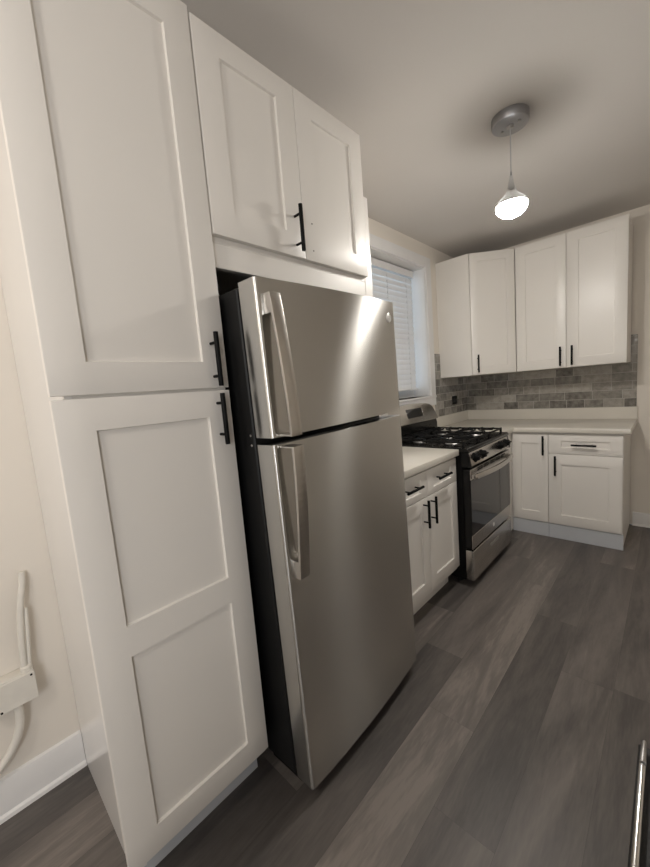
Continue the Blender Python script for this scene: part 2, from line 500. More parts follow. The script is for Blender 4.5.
def baseboard(name, a, b, axis):
    bm = new()
    (x0, y0), (x1, y1) = a, b
    if axis == 'y':
        add_prism(bm, [(x0, 0.0), (x0+0.015, 0.0), (x0+0.015, 0.118), (x0+0.010, 0.132), (x0, 0.136)], 1, y0, y1)
        add_prism(bm, [(x0+0.015, 0), (x0+0.026, 0), (x0+0.024, 0.012), (x0+0.015, 0.018)], 1, y0, y1)
    else:
        add_prism(bm, [(y0, 0.0), (y0-0.015, 0.0), (y0-0.015, 0.098), (y0-0.010, 0.112), (y0, 0.115)], 0, x0, x1)
        add_prism(bm, [(y0-0.015, 0), (y0-0.026, 0), (y0-0.024, 0.012), (y0-0.015, 0.018)], 0, x0, x1)
    return struct(name, bm, 'trim')
baseboard('baseboard_left', (0, YR), (0, 0.028), 'y')
baseboard('baseboard_back', (1.395, YB), (XR, YB), 'x')

# window_1: casing, reveal lining, sash, glass
def window():
    w = thing('window_1', 'white cased window behind the range', 'window', (0, 2.49, WZ0))
    for k in ('label', 'category'): del w[k]
    w['kind'] = 'structure'
    bm = new()
    c = 0.088
    add_box(bm, (0.0, WY1, WZ0-0.0), (0.017, WY1+c, WZ1+c), 0.002)
    add_box(bm, (0.0, WY0-c, WZ0), (0.017, WY0, WZ1+c), 0.002)
    add_box(bm, (0.0, WY0, WZ1), (0.017, WY1, WZ1+c), 0.002)
    add_box(bm, (0.0, WY0-c, WZ0-c), (0.017, WY1+c, WZ0-0.018), 0.002)
    obj('window_casing', bm, 'trim', w)
    bm = new()
    add_box(bm, (-T, WY0-c-0.0, WZ0-0.018), (0.0, WY1, WZ0), 0.0)
    add_box(bm, (0.0, WY0-c, WZ0-0.018), (0.024, WY1+c, WZ0), 0.003)
    obj('window_sill', bm, 'trim', w)
    bm = new()
    add_box(bm, (-T, WY1-0.006, WZ0), (0.0, WY1, WZ1)); add_box(bm, (-T, WY0, WZ0), (0.0, WY0+0.006, WZ1)); add_box(bm, (-T, WY0+0.006, WZ1-0.006), (0.0, WY1-0.006, WZ1))
    obj('window_jamb', bm, 'trim', w)
    bm = new()
    f = 0.042; x0, x1 = -0.185, -0.158
    y0, y1, z0, z1 = WY0+0.006, WY1-0.006, WZ0, WZ1-0.006
    add_box(bm, (x0, y0, z0), (x1, y0+f, z1), 0.002); add_box(bm, (x0, y1-0.012, z0), (x1, y1, z1), 0.002)
    add_box(bm, (x0, y0+f, z0), (x1, y1-0.012, z0+0.085), 0.002); add_box(bm, (x0, y0+f, z1-f), (x1, y1-0.012, z1), 0.002)
    zm = (z0+z1)/2
    add_box(bm, (x0, y0+f, zm-0.02), (x1, y1-0.012, zm+0.02), 0.002)
    sash = obj('window_sash', bm, 'trim', w)
    bm = new(); add_box(bm, (-0.174, y0+f, z0+0.085), (-0.170, y1-0.012, z1-f))
    obj('window_pane', bm, 'glass', sash)
window()

# ------------------------------------------------------------------ window blind
def blind():
    y0, y1 = WY0+0.02, 2.895
    t = thing('window_blind', 'white slatted blind lowered inside the window behind the range', 'blind', (-0.115, (y0+y1)/2, 1.285))
    bm = new(); add_box(bm, (-0.146, y0, 2.292), (-0.092, y1, 2.340), 0.003)
    add_box(bm, (-0.092, y0-0.004, 2.282), (-0.087, y1+0.004, 2.338), 0.002)
    obj('headrail', bm, 'blind', t)
    bm = new()
    z = 2.258; ang = math.radians(71)
    zs = []
    while z > 1.312:
        zs.append(z)
        h = 0.028
        dx, dz = math.cos(ang)*h, math.sin(ang)*h
        n = (math.sin(ang)*0.0014, math.cos(ang)*0.0014)
        cx = -0.115
        # room edge down, window edge up; slightly crowned slat
        pts = [(cx+dx, z-dz), (cx+n[0]*3.6, z+n[1]*3.6), (cx-dx, z+dz), (cx-dx-n[0], z+dz-n[1]), (cx+n[0]*1.6, z+n[1]*1.6), (cx+dx-n[0], z-dz-n[1])]
        add_prism(bm, pts, 1, y0, y1)
        z -= 0.0445
    obj('slats', bm, 'blind', t)
    bm = new(); add_box(bm, (-0.140, y0, 1.285), (-0.090, y1, 1.304), 0.003)
    obj('bottom_rail', bm, 'blind', t)
    for yy in (y0+0.12, (y0+y1)/2, y1-0.12):
        bm = new()
        add_cyl(bm, (-0.091, yy, 1.30), (-0.091, yy, 2.29), 0.0011, seg=6)
        add_cyl(bm, (-0.141, yy, 1.30), (-0.141, yy, 2.29), 0.0011, seg=6)
        for zz in zs: add_box(bm, (-0.094, yy-0.004, zz-0.024), (-0.0905, yy+0.004, zz-0.014))
        obj('ladder_cord', bm, 'blind', t)
blind()

# ------------------------------------------------------------------ tall pantry cabinet
def pantry():
    y0, y1 = 0.0, 0.449
    t = thing('pantry_cabinet', 'tall white shaker pantry cabinet left of the refrigerator', 'cabinet', (0.3, 0.225, 0))
    bm = new()
    add_box(bm, (0.002, 0.045, 0.115), (0.611, y1-0.001, 2.425), 0.001)
    add_box(bm, (0.002, 0.045, 0.0), (0.53, y1-0.001, 0.115))
    obj('body', bm, 'paint', t)
    bm = new()
    add_prism(bm, [(0.002, 0.0), (0.546, 0.0), (0.546, 0.112), (0.6115, 0.112), (0.6115, 2.425), (0.002, 2.425)], 1, 0.029, 0.045)
    p = obj('side_panel', bm, 'gloss_panel', t); p['label'] = 'glossy white side panel'
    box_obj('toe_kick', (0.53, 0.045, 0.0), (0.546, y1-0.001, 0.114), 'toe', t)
    for z0, z1, panels, hz in ((DB, 1.374, [(0.078, 0.372, 0.076, 0.573), (0.078, 0.372, 0.655, 1.156)], (1.214, 1.365)),
                               (1.382, 2.420, [(0.078, 0.372, 0.076, 0.955)], (1.386, 1.540))):
        bm = new()
        add_shaker(bm, (XD, y0+0.001, z0), (0, 1, 0), (1, 0, 0), y1-y0-0.002, z1-z0, panels)
        d = obj('door', bm, 'paint', t)
        bar_handle(d, (XD, 0.403, sum(hz)/2), (0, 0, 1), hz[1]-hz[0], (1, 0, 0))
pantry()

# ------------------------------------------------------------------ cabinet over the refrigerator
def over_fridge():
    y0, y1, z0, z1 = 0.452, 1.211, 1.831, 2.408
    t = thing('wall_cabinet', 'white two door shaker cabinet mounted above the refrigerator', 'cabinet', (0.3, 0.83, 1.742), 'white shaker wall cabinets')
    bm = new()
    add_box(bm, (0.002, y0, z0-0.018), (0.611, y1, z1+0.012), 0.001)
    obj('body', bm, 'paint', t)
    box_obj('valance', (0.592, y0, 1.742), (0.611, y1, z0-0.018), 'paint', t, 0.001)
    ym = 0.831
    bm = new(); w = ym-0.0015-(y0+0.002)
    add_shaker(bm, (XD, y0+0.002, z0), (0, 1, 0), (1, 0, 0), w, z1-z0, [(0.082, w-0.082, 0.080, z1-z0-0.070)])
    d = obj('door', bm, 'paint', t)
    bar_handle(d, (XD, 0.788, 1.919), (0, 0, 1), 0.155, (1, 0, 0))
    bm = new(); w = y1-(ym+0.0015)
    add_shaker(bm, (XD, ym+0.0015, z0), (0, 1, 0), (1, 0, 0), w, z1-z0, [(0.082, w-0.075, 0.080, z1-z0-0.070)])
    d = obj('door', bm, 'paint', t); d['label'] = 'right door without a handle, two drilled holes'
    for yy, z in ((0.875, 1.965), (0.873, 1.869)):
        bm = new(); add_cyl(bm, (XD-0.003, yy, z), (XD+0.0006, yy, z), 0.0028, seg=12)
        obj('screw_hole', bm, 'hole', d)
over_fridge()

bm = new(); add_box(bm, (0.002, 1.2145, 0.0), (0.610, 1.2675, 2.182), 0.0015)
tag(obj('end_panel', bm, 'paint', None, 35, (0.3, 1.241, 0)), 'tall white panel standing between the refrigerator and the two door base cabinet', 'panel')

# ------------------------------------------------------------------ refrigerator
def fridge():
    y0, y1 = 0.487, 1.205
    XF = 0.796; XE = 0.785      # crown of the door, and the face near its edges
    t = thing('refrigerator', 'stainless steel top freezer refrigerator with black sides', 'refrigerator', (0.4, 0.836, 0))
    box_obj('case', (0.06, y0+0.012, 0.035), (0.680, y1-0.012, 1.672), 'black_case', t, 0.004)
    def door_poly(xb, xf):
        pts = []
        r = 0.014
        n = 14
        bow = 0.013
        front = []
        for k in range(n+1):
            s = k/n
            y = y0+r + (y1-y0-2*r)*s
            front.append((xf - bow*(2*s-1)**2, y))
        pts.append((xb, y0))
        xf0 = front[0][0]
        for k in range(1, 7):
            a = PI/2*k/7
            pts.append((xf0-r+r*math.sin(a), y0+r-r*math.cos(a)))
        pts += front
        for k in range(1, 7):
            a = PI/2*k/7
            pts.append((xf0-r+r*math.cos(a), y1-r+r*math.sin(a)))
        pts.append((xb, y1))
        # start of the left corner arc
        pts.insert(1, (xf0-r, y0)); pts.insert(len(pts)-1, (xf0-r, y1))
        return pts
    def door(name, z0, z1):
        bm = new()
        add_prism(bm, door_poly(0.708, XF), 2, z0, z1)
        d = obj(name, bm, 'steel', t, 40)
        box_obj('gasket', (0.6815, y0+0.022, z0+0.012), (0.7075, y1-0.022, z1-0.012), 'rubber', d, 0)
        return d
    fz = door('freezer_door', 1.232, 1.677)
    fr = door('fresh_food_door', 0.056, 1.211)
    # bowed handles: block at the outer end, bar stands further off towards the split
    def handle(d, zend, zsplit):
        ya, yb = y0+0.018, y0+0.057
        sgn = 1 if zend > zsplit else -1
        n = 18
        outer, inner = [], []
        for k in range(n+1):
            s = k/n
            z = zend + (zsplit-zend)*s
            so = 0.038 + 0.030*math.sin(s*PI/2)
            outer.append((XE-0.006+so, z)); inner.append((XE-0.006+so-0.011, z))
        zb = zend - sgn*0.055
        pts = [(XE-0.010, zend)] + outer
        # end return plate at the split back to the door
        pts += [(XE-0.010, zsplit), (XE-0.010, zsplit+sgn*0.006), (inner[-1][0], zsplit+sgn*0.006)]
        for x, z in inner[::-1][1:]:
            if (z-zb)*sgn < 0: pts.append((x, z))
        s = abs((zb-zend)/(zsplit-zend)); xi = XE-0.006+0.038+0.030*math.sin(s*PI/2)-0.011
        pts += [(xi, zb), (XE-0.010, zb)]
        bm = new()
        # prism along y: coordinates (x, z)
        add_prism(bm, pts, 1, ya, yb, 0.0015, 2)
        h = obj('handle', bm, 'steel_bright', d, 40)
        h['label'] = 'long bowed steel handle'
    handle(fz, 1.632, 1.236)
    handle(fr, 0.800, 1.207)
    # round badge
    bm = new()
    xs, yc, zc = XE-0.005, 1.149, 1.612
    add_cyl(bm, (xs, yc, zc), (xs+0.008, yc, zc), 0.019, seg=36, bev=0.0015)
    add_tube(bm, [(xs+0.008, yc+0.0160*math.cos(2*PI*k/36), zc+0.0160*math.sin(2*PI*k/36)) for k in range(36)], 0.0012, 8, True)
    def curl(yo, s):
        return [(xs+0.0083, yc+yo+s*0.0055*math.cos(a)*(1-0.10*a), zc+0.0075*math.sin(a)*(1-0.08*a)) for a in [0.6+5.2*k/22 for k in range(23)]]
    add_tube(bm, curl(-0.005, 1), 0.0009, 6); add_tube(bm, curl(0.006, -1), 0.0009, 6)
    obj('badge', bm, 'badge', fz)
    # middle hinge, screws, toe grille, feet
    for z in (1.236, 1.205):
        bm = new(); add_cyl(bm, (0.668, y0+0.0135, z), (0.668, y0+0.0075, z), 0.0045, seg=14, bev=0.001)
        obj('hinge_screw', bm, 'chrome', t)
    bm = new(); add_box(bm, (0.60, y1-0.10, 1.672), (0.735, y1-0.02, 1.684), 0.003); add_cyl(bm, (0.72, y1-0.045, 1.671), (0.72, y1-0.045, 1.688), 0.011)
    obj('hinge_cover', bm, 'black', t)
    bm = new(); add_box(bm, (0.55, y0+0.02, 0.012), (0.705, y1-0.02, 0.0355), 0.002)
    obj('base_grille', bm, 'black', t)
    for xx in (0.12, 0.64):
        for yy in (y0+0.05, y1-0.05):
            bm = new(); add_cyl(bm, (xx, yy, -(yy-0.836)*0.022), (xx, yy, 0.036), 0.018, seg=16, bev=0.002)
            obj('foot', bm, 'rubber', t)
    bm = new(); add_cyl(bm, (XE-0.010, y1-0.018, 0.955), (XE-0.0005, y1-0.018, 0.955), 0.004, seg=12)
    obj('door_plug', bm, 'chrome', fr)
    t.rotation_euler = (0.022, 0, 0.028)      # it stands a little askew and leans on the floor
fridge()

# ------------------------------------------------------------------ base cabinet with two drawers and two doors
def base_two():
    y0, y1 = 1.270, 2.029
    t = thing('base_cabinet', 'white base cabinet with two drawers and two doors beside the range', 'cabinet', (0.3, 1.65, 0), 'white shaker base cabinets')
    bm = new()
    add_box(bm, (0.002, y0, 0.112), (0.611, y1, 0.874), 0.001)
    add_box(bm, (0.002, y0, 0), (0.53, y1, 0.112))
    obj('body', bm, 'paint', t)
    box_obj('toe_kick', (0.53, y0, 0.0), (0.546, y1, 0.111), 'paint', t)
    ym = 1.648
    for a, b, hy, hd in ((y0+0.002, ym-0.0015, 1.592, 1.465), (ym+0.0015, y1-0.002, 1.678, 1.812)):
        w = b-a
        bm = new(); add_shaker(bm, (XD, a, 0.713), (0, 1, 0), (1, 0, 0), w, DT-0.713, [(0.070, w-0.075, 0.036, 0.110)])
        d = obj('drawer', bm, 'paint', t)
        bar_handle(d, (XD, hd, 0.797), (0, 1, 0), 0.158, (1, 0, 0))
        bm = new(); add_shaker(bm, (XD, a, DB), (0, 1, 0), (1, 0, 0), w, 0.709-DB, [(0.070, w-0.075, 0.078, 0.494)])
        d = obj('door', bm, 'paint', t)
        bar_handle(d, (XD, hy, 0.628), (0, 0, 1), 0.156, (1, 0, 0))
base_two()

bm = new()
add_box(bm, (0.002, 1.2685, 0.8755), (0.652, 2.033, 0.914), 0.003, 2)
add_box(bm, (0.002, 1.2685, 0.9135), (0.022, 2.033, 1.014), 0.002)
tag(obj('countertop', bm, 'quartz', None, 35, (0.3, 1.65, 0.876)), 'short pale quartz countertop between the refrigerator and the range', 'countertop')

# ------------------------------------------------------------------ gas range
def gas_range():
    y0, y1 = 2.038, 2.800
    yc = (y0+y1)/2
    XF = 0.716
    t = thing('gas_range', 'freestanding black and stainless gas range under the window', 'range', (0.36, yc, 0))
    bm = new()
    add_box(bm, (0.05, y0+0.003, 0.045), (0.665, y1-0.003, 0.895), 0.002)
    obj('body', bm, 'black', t)
    bm = new()
    add_prism(bm, [(0.05, 0.893), (0.690, 0.893), (0.712, 0.897), (0.712, 0.912), (0.700, 0.920), (0.05, 0.920)], 1, y0, y1, 0.002)
    ck = obj('cooktop', bm, 'black_enamel', t)
    # burners
    for bx, by, r in ((0.27, y0+0.19, 0.040), (0.53, y0+0.19, 0.047), (0.27, y1-0.19, 0.035), (0.53, y1-0.19, 0.047), (0.40, yc, 0.032)):
        bm = new()
        add_lathe(bm, [(0, 0.9195), (r+0.010, 0.9195), (r+0.008, 0.923), (r+0.003, 0.927), (r, 0.934), (0, 0.934)], (bx, by), 28)
        b = obj('burner', bm, 'alu', t)
        bm = new(); add_lathe(bm, [(0, 0.9335), (r+0.003, 0.9335), (r+0.003, 0.939), (r-0.004, 0.943), (0, 0.944)], (bx, by), 28)
        obj('burner_cap', bm, 'cast_iron', b)
    # three cast-iron grates
    def bar(bm, p, q, w=0.009, h=0.012):
        p, q = Vector(p), Vector(q)
        d = (q-p); L_ = d.length
        tmp = new(); add_box(tmp, (-w/2, 0, -h), (w/2, L_, 0), 0.0018)
        ang = math.atan2(d.y, d.x) - PI/2
        mt = Matrix.Translation(p) @ Matrix.Rotation(ang, 4, 'Z')
        bmesh.ops.transform(tmp, matrix=mt, verts=tmp.verts)
        merge(bm, tmp)
    spans = ((y0+0.028, y0+0.272), (y0+0.278, y1-0.278), (y1-0.272, y1-0.028))
    for ga, gb in spans:
        bm = new(); zt = 0.963
        xa, xb = 0.145, 0.672
        gm = (ga+gb)/2
        for yy in (ga+0.005, gb-0.005): bar(bm, (xa, yy, zt-0.006), (xb, yy, zt-0.006))
        for xx in (xa+0.005, (xa+xb)/2, xb-0.005): bar(bm, (xx, ga, zt-0.006), (xx, gb, zt-0.006))
        for cx in ((0.27, 0.53) if gb-ga < 0.26 or True else (0.40,)):
            for dx, dy in ((1, 0), (-1, 0), (0, 1), (0, -1), (0.7, 0.7), (-0.7, 0.7), (0.7, -0.7), (-0.7, -0.7)):
                ln = 0.118 if dx*dy == 0 else 0.135
                lx = max(xa, min(xb, cx+dx*ln)); ly = max(ga, min(gb, gm+dy*ln))
                bar(bm, (cx+dx*0.030, gm+dy*0.030, zt), (lx, ly, zt), 0.008, 0.010)
        for xx in (xa+0.006, xb-0.006):
            for yy in (ga+0.006, gb-0.006): add_box(bm, (xx-0.007, yy-0.007, 0.9200), (xx+0.007, yy+0.007, zt-0.004), 0.0015)
        obj('grate', bm, 'cast_iron', t)
    # backguard: black vent riser and stainless panel with tapering, rounded ends
    bm = new()
    add_prism(bm, [(y0+0.004, 0.9195), (y1-0.004, 0.9195), (y1-0.004, 1.000), (y1-0.018, 1.030), (y0+0.018, 1.030), (y0+0.004, 1.000)], 0, 0.052, 0.132, 0.002)
    for k in range(9):
        add_box(bm, (0.131, y0+0.10+k*0.065, 0.985), (0.1345, y0+0.145+k*0.065, 0.992))
    obj('vent_riser', bm, 'black_enamel', t)
    bm = new()
    half = [(0.0, 1.031), (0.0, 1.046), (0.010, 1.085), (0.022, 1.120), (0.040, 1.146), (0.070, 1.162), (0.12, 1.173), (0.24, 1.182)]
    prof = [(y1-d, z) for d, z in half] + [(yc, 1.186)] + [(y0+d, z) for d, z in half[::-1]]
    add_prism(bm, prof, 0, 0.048, 0.142, 0.006, 3)
    def lean(bm):
        for v in bm.verts:
            if v.co.x > 0.1: v.co.x -= max(0, v.co.z-1.031)*0.30
    lean(bm)
    bg = obj('backguard', bm, 'steel_bright', t, 40)
    bm = new(); add_prism(bm, [(2.325, 1.077), (2.560, 1.077), (2.560, 1.146), (2.325, 1.146)], 0, 0.1405, 0.1445, 0.001); lean(bm)
    obj('display', bm, 'display', bg)
    bm = new(); add_prism(bm, [(2.562, 1.077), (2.570, 1.077), (2.570, 1.146), (2.562, 1.146)], 0, 0.1408, 0.1452, 0.0006); lean(bm)
    obj('display_trim', bm, 'chrome', bg)
    # sloped front control panel
    bm = new()
    add_prism(bm, [(0.660, 0.892), (0.704, 0.892), (0.722, 0.806), (0.716, 0.800), (0.660, 0.800)], 1, y0+0.016, y1-0.016, 0.002)
    cp = obj('control_panel', bm, 'steel_bright', t)
    for ya in (y0+0.001, y1-0.0155):
        bm = new(); add_prism(bm, [(0.660, 0.893), (0.705, 0.893), (0.723, 0.806), (0.717, 0.799), (0.660, 0.799)], 1, ya, ya+0.0145, 0.001)
        obj('end_cap', bm, 'black_enamel', cp)
    nv = Vector((0.086, 0, 0.018)).normalized()
    for ky in (y0+0.085, y0+0.205, y1-0.205, y1-0.085):
        c = Vector((0.7125, ky, 0.850))
        bm = new()
        add_cyl(bm, c-nv*0.001, c+nv*0.005, 0.031, seg=28, bev=0.001)
        add_cyl(bm, c+nv*0.004, c+nv*0.030, 0.025, 0.021, seg=28, bev=0.002)
        tmp = new(); add_box(tmp, (-0.005, -0.023, 0), (0.005, 0.023, 0.040), 0.002)
        bmesh.ops.transform(tmp, matrix=Matrix.Translation(c) @ nv.to_track_quat('Z', 'X').to_matrix().to_4x4(), verts=tmp.verts)
        merge(bm, tmp)
        obj('knob', bm, 'black', cp)
    # oven door
    bm = new()
    zt, zb = 0.785, 0.262
    wy0, wy1, wz0, wz1 = y0+0.004, y1-0.004, 0.355, 0.728
    add_box(bm, (0.668, y0+0.004, zb), (XF-0.004, y1-0.004, zt), 0.003)
    od = obj('oven_door', bm, 'black_enamel', t)
    bm = new(); add_box(bm, (XF-0.0045, y0+0.004, zb+0.001), (XF+0.001, y1-0.004, wz0-0.002), 0.0015)
    obj('door_lower_trim', bm, 'steel_bright', od)
    bm = new(); add_box(bm, (XF-0.0045, y0+0.004, 0.716), (XF+0.001, y1-0.004, zt-0.001), 0.0015)
    tr = obj('door_upper_trim', bm, 'steel_bright', od)
    for k in range(5):
        bm = new()
        ya = y0+0.115+k*0.112
        add_box(bm, (XF+0.0008, ya, 0.757), (XF+0.0022, ya+0.085, 0.766)); add_box(bm, (XF+0.0008, ya, 0.771), (XF+0.0022, ya+0.085, 0.779))
        obj('vent_slot', bm, 'black', tr)
    bm = new(); add_box(bm, (XF-0.0045, wy0, wz0), (XF+0.0005, wy1, 0.714), 0.001)
    g = obj('oven_window', bm, 'oven_glass', od)
    # oven handle, bowed flat bar
    n = 20; pts = []; back = []
    for k in range(n+1):
        s = k/n; yy = y0+0.012 + (y1-y0-0.024)*s
        x = XF+0.030+0.030*math.sin(PI*s)
        pts.append((x, yy)); back.append((x-0.014, yy))
    bm = new(); add_prism(bm, pts + back[::-1], 2, 0.722, 0.757, 0.004, 2)
    for yy in (y0+0.030, y1-0.030): add_box(bm, (XF, yy-0.018, 0.724), (XF+0.030, yy+0.018, 0.755), 0.003)
    h = obj('oven_handle', bm, 'steel_bright', od, 40); h['label'] = 'bowed steel oven handle'
    # emblem on the lower trim
    bm = new(); add_cyl(bm, (XF+0.0005, yc, 0.310), (XF+0.003, yc, 0.310), 0.014, seg=28, bev=0.0008)
    add_tube(bm, [(XF+0.003, yc+0.011*math.cos(2*PI*k/28), 0.310+0.011*math.sin(2*PI*k/28)) for k in range(28)], 0.0008, 6, True)
    obj('badge', bm, 'badge', od)
    # storage drawer
    bm = new(); add_box(bm, (0.668, y0+0.004, 0.052), (XF+0.004, y1-0.004, 0.250), 0.004, 2)
    dr = obj('storage_drawer', bm, 'steel_bright', t)
    bm = new(); add_box(bm, (XF+0.0035, yc-0.085, 0.172), (XF+0.0055, yc+0.085, 0.196), 0.0009)
    obj('recess_grip', bm, 'steel', dr)
    for xx in (0.11, 0.60):
        for yy in (y0+0.06, y1-0.06):
            bm = new(); add_cyl(bm, (xx, yy, 0), (xx, yy, 0.046), 0.016, seg=16, bev=0.002)
            obj('foot', bm, 'rubber', t)
gas_range()

# ------------------------------------------------------------------ back run of base cabinets
def corner_base():
    t = thing('corner_base_cabinet', 'white one door corner base cabinet between the range and the drawer cabinet', 'cabinet', (0.45, 3.45, 0), 'white shaker base cabinets')
    bm = new()
    add_prism(bm, [(0.002, 2.806), (0.611, 2.806), (0.611, FY+0.019), (0.903, FY+0.019), (0.903, YB-0.002), (0.002, YB-0.002)], 2, 0.112, 0.874)
    add_prism(bm, [(0.002, 2.806), (0.611, 2.806), (0.611, FY+0.026), (0.903, FY+0.026), (0.903, YB-0.002), (0.002, YB-0.002)], 2, 0.0, 0.112)
    obj('body', bm, 'paint', t)
    bm = new(); add_box(bm, (0.611, 2.806, 0.012), (XD, FY+0.019, 0.862), 0.001); obj('filler', bm, 'paint', t)
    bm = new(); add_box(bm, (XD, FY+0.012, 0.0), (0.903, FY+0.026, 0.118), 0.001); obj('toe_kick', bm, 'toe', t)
    bm = new(); add_shaker(bm, (XD+0.012, FY, DB-0.012), (1, 0, 0), (0, -1, 0), 0.902-XD-0.012, DT-DB+0.012, [(0.062, 0.195, 0.078, 0.655)])
    d = obj('door', bm, 'paint', t)
    bar_handle(d, (0.873, FY, 0.770), (0, 0, 1), 0.156, (0, -1, 0))
corner_base()

def drawer_base():
    x0, x1 = 0.905, 1.371
    t = thing('base_cabinet', 'white base cabinet with one wide drawer over one door, against the back wall', 'cabinet', (1.14, 3.45, 0), 'white shaker base cabinets')
    bm = new()
    add_box(bm, (x0, FY+0.019, 0.112), (x1+0.004, YB-0.002, 0.874), 0.001)
    add_box(bm, (x0, FY+0.026, 0), (x1+0.004, YB-0.002, 0.112))
    obj('body', bm, 'paint', t)
    bm = new(); add_box(bm, (x0, FY+0.012, 0.0), (x1+0.010, FY+0.026, 0.118), 0.001)
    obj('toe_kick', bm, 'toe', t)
    w = x1-x0-0.002
    bm = new(); add_shaker(bm, (x0+0.002, FY, 0.706), (1, 0, 0), (0, -1, 0), w, DT-0.706, [(0.085, w-0.078, 0.050, 0.104)])
    d = obj('drawer', bm, 'paint', t)
    bar_handle(d, (1.142, FY, 0.783), (1, 0, 0), 0.158, (0, -1, 0))
    bm = new(); add_shaker(bm, (x0+0.002, FY, DB-0.012), (1, 0, 0), (0, -1, 0), w, 0.702-DB+0.012, [(0.085, w-0.078, 0.077, 0.490)])
    d = obj('door', bm, 'paint', t)
    bar_handle(d, (0.957, FY, 0.611), (0, 0, 1), 0.158, (0, -1, 0))
drawer_base()

bm = new()
add_prism(bm, [(0.002, 2.804), (0.655, 2.804), (0.655, 3.107), (1.415, 3.107), (1.415, YB-0.002), (0.002, YB-0.002)], 2, 0.8755, 0.914, 0.003, 2)
add_box(bm, (0.002, 2.804, 0.9135), (0.022, YB-0.022, 1.014), 0.002)
add_box(bm, (0.002, YB-0.022, 0.9135), (1.415, YB-0.002, 1.014), 0.002)
tag(obj('countertop', bm, 'quartz', None, 35, (0.7, 3.45, 0.876)), 'long pale quartz corner countertop with low upstand along the back wall', 'countertop')

# ------------------------------------------------------------------ tile backsplash
bm = new(); add_box(bm, (0.0095, YB-0.009, 1.0145), (1.406, YB-0.0005, 1.598))
tag(obj('tile_backsplash', bm, 'tile_back', None, 35, (0.7, YB, 1.014)), 'grey glazed brick tile backsplash along the back wall under the wall cabinets', 'backsplash')
bm = new(); add_box(bm, (0.0005, 3.030, 1.0145), (0.009, YB-0.0005, 1.604))
tag(obj('tile_backsplash', bm, 'tile_left', None, 35, (0, 3.4, 1.014)), 'narrow grey tile backsplash between the window and the corner, with black outlet', 'backsplash')

def outlet():
    t = thing('power_outlet', 'small black power outlet on the grey tiles right of the range', 'outlet', (0.009, 3.438, 1.106))
    box_obj('cover_plate', (0.0095, 3.382, 1.104), (0.0145, 3.494, 1.188), 'black', t, 0.0015)
    for yy in (3.412, 3.464):
        bm = new(); add_box(bm, (0.0142, yy-0.017, 1.124), (0.0165, yy+0.017, 1.168), 0.001)
        for dz in (-0.008, 0.008): add_box(bm, (0.0163, yy-0.006, 1.146+dz-0.001), (0.0169, yy+0.006, 1.146+dz+0.001))
        obj('socket', bm, 'black_enamel', t)
outlet()

# ------------------------------------------------------------------ wall cabinets on the back wall
def corner_wall():
    t = thing('corner_wall_cabinet', 'white diagonal corner wall cabinet above the grey tiles', 'cabinet', (0.25, 3.5, ZU0), 'white shaker wall cabinets')
    A, B = Vector((0.310, 3.154, 0)), Vector((0.610, UY, 0))
    u = (B-A).normalized(); n = Vector((u.y, -u.x, 0))
    a2, b2 = A-n*0.019, B-n*0.019
    bm = new()
    add_prism(bm, [(0.002, 3.154), (0.304, 3.154), (a2.x, a2.y+0.001), (b2.x, b2.y), (0.610, YB-0.010), (0.010, YB-0.010), (0.010, 3.30), (0.010, 3.2), (0.002, 3.2)][:6], 2, ZU0, ZU1, 0.0)
    obj('body', bm, 'paint', t)
    L_ = (B-A).length
    bm = new(); w = L_-0.006
    add_shaker(bm, Vector((A.x, A.y, ZU0+0.002))+u*0.003, u, n, w, ZU1-ZU0-0.004, [(0.068, w-0.068, 0.07, ZU1-ZU0-0.074)])
    d = obj('door', bm, 'paint', t)
    c = A+u*0.048
    bar_handle(d, (c.x, c.y, 1.476), (0, 0, 1), 0.156, n)
corner_wall()

def two_wall():
    x0, x1 = 0.613, 1.364
    t = thing('wall_cabinet', 'white two door shaker wall cabinet at the right end of the back wall', 'cabinet', (1.0, 3.58, ZU0), 'white shaker wall cabinets')
    bm = new(); add_box(bm, (x0, UY+0.019, ZU0), (x1, YB-0.010, ZU1+0.003), 0.001)
    obj('body', bm, 'paint', t)
    for a, b, hx in ((x0, 0.9815, 0.946), (0.9875, x1, 1.026)):
        w = b-a
        bm = new(); add_shaker(bm, (a, UY, ZU0+0.001), (1, 0, 0), (0, -1, 0), w, ZU1-ZU0-0.002, [(0.075, w-0.075, 0.075, ZU1-ZU0-0.077)])
        d = obj('door', bm, 'paint', t)
        bar_handle(d, (hx, UY, 1.472), (0, 0, 1), 0.155, (0, -1, 0))
two_wall()

